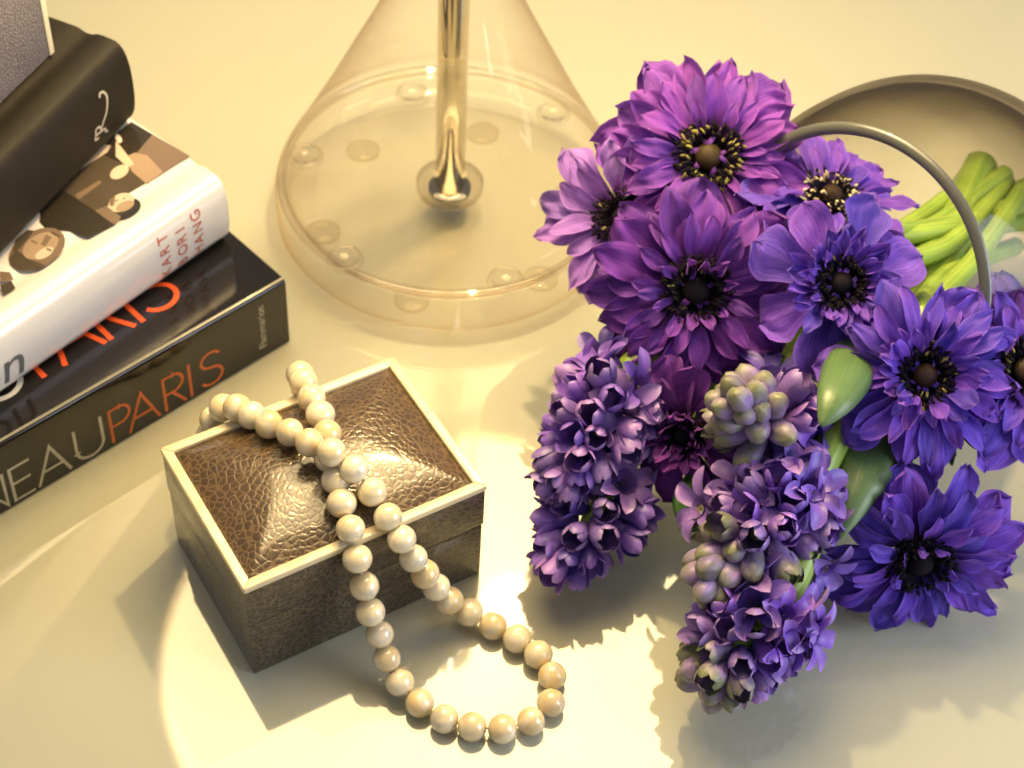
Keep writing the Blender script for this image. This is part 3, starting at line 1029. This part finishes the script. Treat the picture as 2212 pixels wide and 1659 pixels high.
anemone('blue-violet anemone with frilled inner petals and black stamens, its dome coloured as if shaded', 1815, 612, .104, (.03, -.02, 1), .0345, 'petal_b', 43, yellow=.02, dark_dome=True,  # dome coloured black for the shade falling from the bloom above
        spec=[('broad', 7, 1.02, -4, 1.2), ('fold', 14, .74, 8, .9), ('fold', 17, .66, 20, .85), ('fold', 17, .58, 32, .8), ('slim', 14, .50, 44, 1.0), ('curl', 9, .36, 55, .9)])
anemone('tilted cup-shaped violet anemone with cream stamens beside the vase rim', 1792, 432, .100, (.20, .66, .68), .0355, 'petal_b', 57, yellow=.4, anth='anther_w', lift=1.1,
        spec=[('broad', 7, 1.0, 4, 1.05), ('mid', 12, .92, 16, 1.0), ('slim', 10, .72, 30, 1.0)])
A6 = anemone('dark violet anemone with brown dome beside the green leaf tips', 1995, 812, .090, (.0, .02, 1), .0360, 'petal_b', 61, yellow=.14, lift=1.1,
        spec=[('broad', 7, 1.02, -2, 1.0), ('mid', 11, .97, 6, .9), ('slim', 19, .90, 14, .95), ('fold', 17, .78, 24, .75), ('slim', 13, .62, 36, 1.0), ('curl', 8, .37, 50, .9)])
anemone('violet anemone with dark heart, behind the brown-domed bloom and farthest from the lamp', 2212, 800, .088, (.05, .0, 1), .0365, 'petal_b', 73, yellow=.10)
anemone('blue-violet anemone drooping to the table apart from the other blooms', 1985, 1205, .036, (.04, -.56, .80), .0390, 'petal_b', 83, yellow=.03, lift=.95, dark_dome=True,
        spec=[('broad', 8, 1.0, -8, 1.0), ('mid', 13, .96, 2, 1.1), ('mid', 14, .86, 14, 1.05), ('slim', 13, .72, 28, 1.1), ('fold', 8, .50, 44, .9)])
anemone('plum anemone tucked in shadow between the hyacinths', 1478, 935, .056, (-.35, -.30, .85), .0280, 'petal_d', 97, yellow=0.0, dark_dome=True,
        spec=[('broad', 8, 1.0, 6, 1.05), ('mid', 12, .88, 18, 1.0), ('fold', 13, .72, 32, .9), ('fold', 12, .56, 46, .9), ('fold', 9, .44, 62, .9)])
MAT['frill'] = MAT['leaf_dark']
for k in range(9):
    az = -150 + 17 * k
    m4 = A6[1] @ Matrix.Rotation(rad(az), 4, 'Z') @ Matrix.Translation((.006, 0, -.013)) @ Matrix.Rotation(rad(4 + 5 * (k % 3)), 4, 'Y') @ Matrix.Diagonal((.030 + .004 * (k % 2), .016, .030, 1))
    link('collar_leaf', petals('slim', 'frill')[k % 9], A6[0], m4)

# ---- hyacinths
def tepal(v, f, uv, seed, base, az, L, W, a0, a1, r0, u0=.45):
    rg = random.Random(seed)
    nu, nv = 9, 7
    b0 = len(v)
    ca, sa = math.cos(az), math.sin(az)
    r, z = r0, base
    for i in range(nu):
        q = i / (nu - 1)
        ang = rad(a0 + (a1 - a0) * q)
        if i:
            r += L / (nu - 1) * math.sin(ang)
            z += L / (nu - 1) * math.cos(ang)
        w = W * .5 * (.72 + .30 * math.sin(math.pi * q)) * (1 if q < .55 else math.sqrt(max(0, 1 - ((q - .55) / .45) ** 2)) * .96 + .04)
        for j in range(nv):
            s = -1 + 2 * j / (nv - 1)
            h = -.46 * w * (1 - s * s) + .05 * w * math.exp(-(s * 4) ** 2)
            rr = r + h * math.cos(ang) * -1
            zz = z + h * math.sin(ang)
            v.append((rr * ca - s * w * sa, rr * sa + s * w * ca, zz))
            uv.append((u0 + (1 - u0) * q, j / (nv - 1)))
    for (a, b, c, d) in grid_faces(nu, nv):
        f.append((a + b0, b + b0, c + b0, d + b0))

def floret_mesh(kind, seed, mat):
    """floret pointing along +Z, base at the origin, about 17 mm long"""
    rg = random.Random(seed)
    v, f, uv = [], [], []
    if kind == 'bud':
        n, m = 18, 12
        L, R = .0138 * rg.uniform(.9, 1.1), .0043 * rg.uniform(.92, 1.1)
        ph = rg.uniform(0, 6)
        for i in range(m):
            q = i / (m - 1)
            r = R * (.34 + .66 * math.sin(math.pi * min(1, .12 + q * .80)) ** .8) * (1 if q < .75 else math.sqrt(max(0, 1 - ((q - .75) / .25) ** 2)) * .98 + .02)
            for j in range(n):
                a = 6.283 * j / n
                g = abs(math.sin(1.5 * a + ph + .5 * q))
                k = 1 - .22 * (1 - g) ** 3 * min(1, q * 2.2)
                v.append((r * k * math.cos(a), r * k * math.sin(a), L * q))
                uv.append((q, j / n * 2))
        f += grid_faces(m, n, True)
        f.append(tuple(range((m - 1) * n, m * n)))
        return mesh('floret', v, f, uv, mats=[MAT[mat]])
    # tube
    n = 12
    TL = .0072 if kind == 'open' else .0078
    for i in range(7):
        q = i / 6
        r = .0019 + .0012 * math.sin(math.pi * q * .55) + (.0008 * q * q if kind == 'open' else .0006 * q)
        for j in range(n):
            a = 6.283 * j / n
            k = 1 + .06 * math.cos(6 * a)
            v.append((r * k * math.cos(a), r * k * math.sin(a), TL * q))
            uv.append((q * .45, j / n))
    f += grid_faces(7, n, True)
    ph = rg.uniform(0, 1)
    for k in range(6):
        az = 6.283 * k / 6 + ph + rg.uniform(-.12, .12)
        if kind == 'open':
            a0, a1 = rg.uniform(20, 34), rg.uniform(95, 150)
            tepal(v, f, uv, seed * 9 + k, TL - .0006, az, .0100 * rg.uniform(.9, 1.12), .0056, a0, a1, .0030 + .0002 * (k % 2))
        else:
            a0, a1 = rg.uniform(4, 12), rg.choice((rg.uniform(-26, -4), rg.uniform(-20, 6), rg.uniform(0, 55)))
            tepal(v, f, uv, seed * 9 + k, TL - .0008, az, .0078 * rg.uniform(.88, 1.1), .0056, a0, a1, .0027 + .00045 * (k % 2))
    # dark throat: small anther tuft
    b0 = len(v)
    for k in range(6):
        a = 6.283 * k / 6 + ph
        p = Vector((.0011 * math.cos(a), .0011 * math.sin(a), TL * .86))
        for dx, dz in ((.0005, 0), (-.0005, 0), (0, .0011)):
            v.append((p.x + dx * math.cos(a + 1.57), p.y + dx * math.sin(a + 1.57), p.z + dz)); uv.append((0, 0))
        f.append((b0, b0 + 1, b0 + 2)); b0 += 3
    nf = len(f)
    return mesh('floret', v, f, uv, mats=[MAT[mat], MAT['anther_y']], fmat=[1 if k >= nf - 6 else 0 for k in range(nf)])

FLO = {}
def florets(kind, mat):
    k = (kind, mat)
    if k not in FLO:
        FLO[k] = [floret_mesh(kind, 300 + 20 * len(FLO) + q, mat) for q in range(5)]
    return FLO[k]

def leaf_mesh(pts, width, cupd, mat):
    """thick channelled leaf along pts (relative), round-tipped"""
    cr = catmull(pts, 8)
    nrm = [None] * len(cr)
    v, uv = [], []
    nv = 20
    for i, p in enumerate(cr):
        q = i / (len(cr) - 1)
        t = (cr[min(i + 1, len(cr) - 1)] - cr[max(i - 1, 0)]).normalized()
        view = (CAM - p - leaf_mesh.origin).normalized()
        nz = (view - t * view.dot(t)).normalized()
        x = t.cross(nz)
        w = width * .5 * (.90 + .10 * min(1, q / .4)) * (1 if q < .42 else (max(.0, 1 - ((q - .42) / .58) ** 1.35)) ** .80 * .93 + .07)
        for j in range(nv):
            a = 6.283 * j / nv
            v.append(p + x * (w * math.cos(a)) + nz * (w * cupd * math.sin(a)))
            uv.append((q, j / nv * 2))
    f = grid_faces(len(cr), nv, True)
    f.append(tuple(range(nv))[::-1])
    f.append(tuple(range((len(cr) - 1) * nv, len(cr) * nv)))
    return mesh('leaf', v, f, uv, mats=[MAT[mat]])

def hyacinth(label, base, tip, n, seed, open_to, half_to, green, mats=('floret', 'floret_b'), ang=(112, 18), rad0=.0052, extra=(), leaves=(), stem_mat='stem', scale=1.16):
    rg = random.Random(seed)
    b, t_ = P(*base), P(*tip)
    ax = (t_ - b)
    Ls = ax.length
    ax.normalize()
    t = thing('hyacinth', label, 'flower', b, 'hyacinth spikes in the bouquet')
    F = frame(ax)
    for k in range(n):
        q = (k + .5) / n
        az = 2.39996 * k + rg.uniform(-.25, .25)
        kind = 'open' if q < open_to else 'half' if q < half_to else 'bud'
        mat = rg.choice(mats) if kind != 'bud' or not green else 'bud'
        if kind == 'bud' and not green:
            mat = mats[0]
        if kind == 'half' and green and q > half_to - .16:
            mat = rg.choice(('bud', mats[0]))
        th = rad(ang[0] + (ang[1] - ang[0]) * q ** 1.25 + rg.uniform(-9, 9))
        d = F @ Vector((math.sin(th) * math.cos(az), math.sin(th) * math.sin(az), math.cos(th)))
        rr = rad0 * (1 - .75 * q ** 2)
        rad_dir = F @ Vector((math.cos(az), math.sin(az), 0))
        pos = ax * (Ls * (q * 1.02 - .12)) + rad_dir * rr
        s = scale * rg.uniform(.9, 1.1) * (1 - .22 * max(0, q - .6))
        m4 = Matrix.Translation(pos) @ frame(d, ax).to_4x4() @ Matrix.Rotation(rg.uniform(0, 6.28), 4, 'Z') @ Matrix.Diagonal((s, s, s * rg.uniform(.95, 1.08), 1))
        link('floret', rg.choice(florets(kind, mat)), t, m4)
    for (u, v_, z, face, kind, mi) in extra:
        p = P(u, v_, z) - b
        d = cdir(*face)
        p = p - d * .010
        m4 = Matrix.Translation(p) @ frame(d).to_4x4() @ Matrix.Rotation(rg.uniform(0, 6.28), 4, 'Z') @ Matrix.Scale(1.02 * scale, 4)
        link('floret', rg.choice(florets(kind, mats[mi])), t, m4)
        # its little stalk back to the axis
        vv, ff, uv = tube([p, p * .5 + ax * (.004), Vector((0, 0, 0))], .0008, 6)
        link('stalk', mesh('stalk', vv, ff, uv, mats=[MAT['leaf_dark']]), t)
    sp = catmull([p - b for p in stem_curve(b, -ax, seed + 3)], 7)
    core = [ax * Ls * .92, ax * Ls * .5] + sp
    vv, ff, uv = tube(core, [.0012, .0030] + [.0034 + .0038 * min(1, k / 14) for k in range(len(sp))], 12)
    link('stem', mesh('stem', vv, ff, uv, mats=[MAT[stem_mat]]), t)
    leaf_mesh.origin = b
    for (pts, w, cd, mt) in leaves:
        link('leaf', leaf_mesh([P(*p) - b for p in pts], w, cd, mt), t)
    return t

hyacinth('lilac hyacinth spike beside the leather box, its open bells uppermost', (1330, 855, .060), (1225, 1030, .044), 44, 201, .14, 1.0, False, extra=[
    (1296, 768, .066, (-.5, .35, .7), 'open', 1), (1290, 836, .064, (-.62, .12, .7), 'open', 1), (1352, 880, .068, (-.05, .1, 1), 'open', 0), (1250, 840, .056, (-.8, .3, .4), 'open', 0), (1415, 930, .058, (.7, -.25, .6), 'open', 0)])
hyacinth('dark drooping hyacinth spike in shade under the lilac one', (1315, 1050, .034), (1225, 1205, .022), 28, 215, .15, 1.0, False, mats=('floret', 'floret_b'))
hyacinth('hyacinth spike with green-tinged closed buds at its crown', (1695, 935, .064), (1590, 868, .092), 38, 227, .14, .56, True, ang=(105, 12), extra=[
    (1724, 1032, .070, (.2, -.1, 1), 'open', 1), (1768, 962, .070, (.7, -.4, .6), 'open', 1), (1668, 795, .078, (.0, .8, .5), 'open', 1)], leaves=[
    ([(1862, 735, .078), (1836, 795, .090), (1806, 860, .099), (1774, 920, .098)], .0185, .62, 'leaf')], stem_mat='stem')
hyacinth('hyacinth spike with rows of half-open lilac and green buds', (1705, 1085, .060), (1530, 1262, .048), 46, 239, .14, .62, True, ang=(108, 22), extra=[
    (1605, 1042, .068, (-.25, .5, .8), 'open', 0), (1697, 1066, .070, (.0, .2, 1), 'open', 1), (1782, 1098, .066, (.5, .1, .8), 'open', 1), (1790, 1240, .042, (.5, -.7, .5), 'open', 1), (1690, 1140, .066, (.2, .1, 1), 'half', 0), (1500, 1092, .056, (-.85, .3, .4), 'open', 0)], leaves=[
    ([(1925, 900, .058), (1890, 965, .062), (1850, 1060, .062), (1812, 1162, .056)], .0205, .55, 'leaf'),
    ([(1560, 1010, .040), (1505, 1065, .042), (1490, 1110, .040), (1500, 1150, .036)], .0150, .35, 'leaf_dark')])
hyacinth('lowest hyacinth spike drooping towards the bare table', (1655, 1325, .040), (1535, 1470, .026), 40, 251, .26, .84, True, mats=('floret_b', 'floret'), ang=(108, 20), extra=[
    (1770, 1375, .036, (.8, -.2, .5), 'open', 0), (1730, 1320, .040, (.7, .2, .6), 'open', 0), (1690, 1440, .030, (.5, -.6, .5), 'open', 0)])
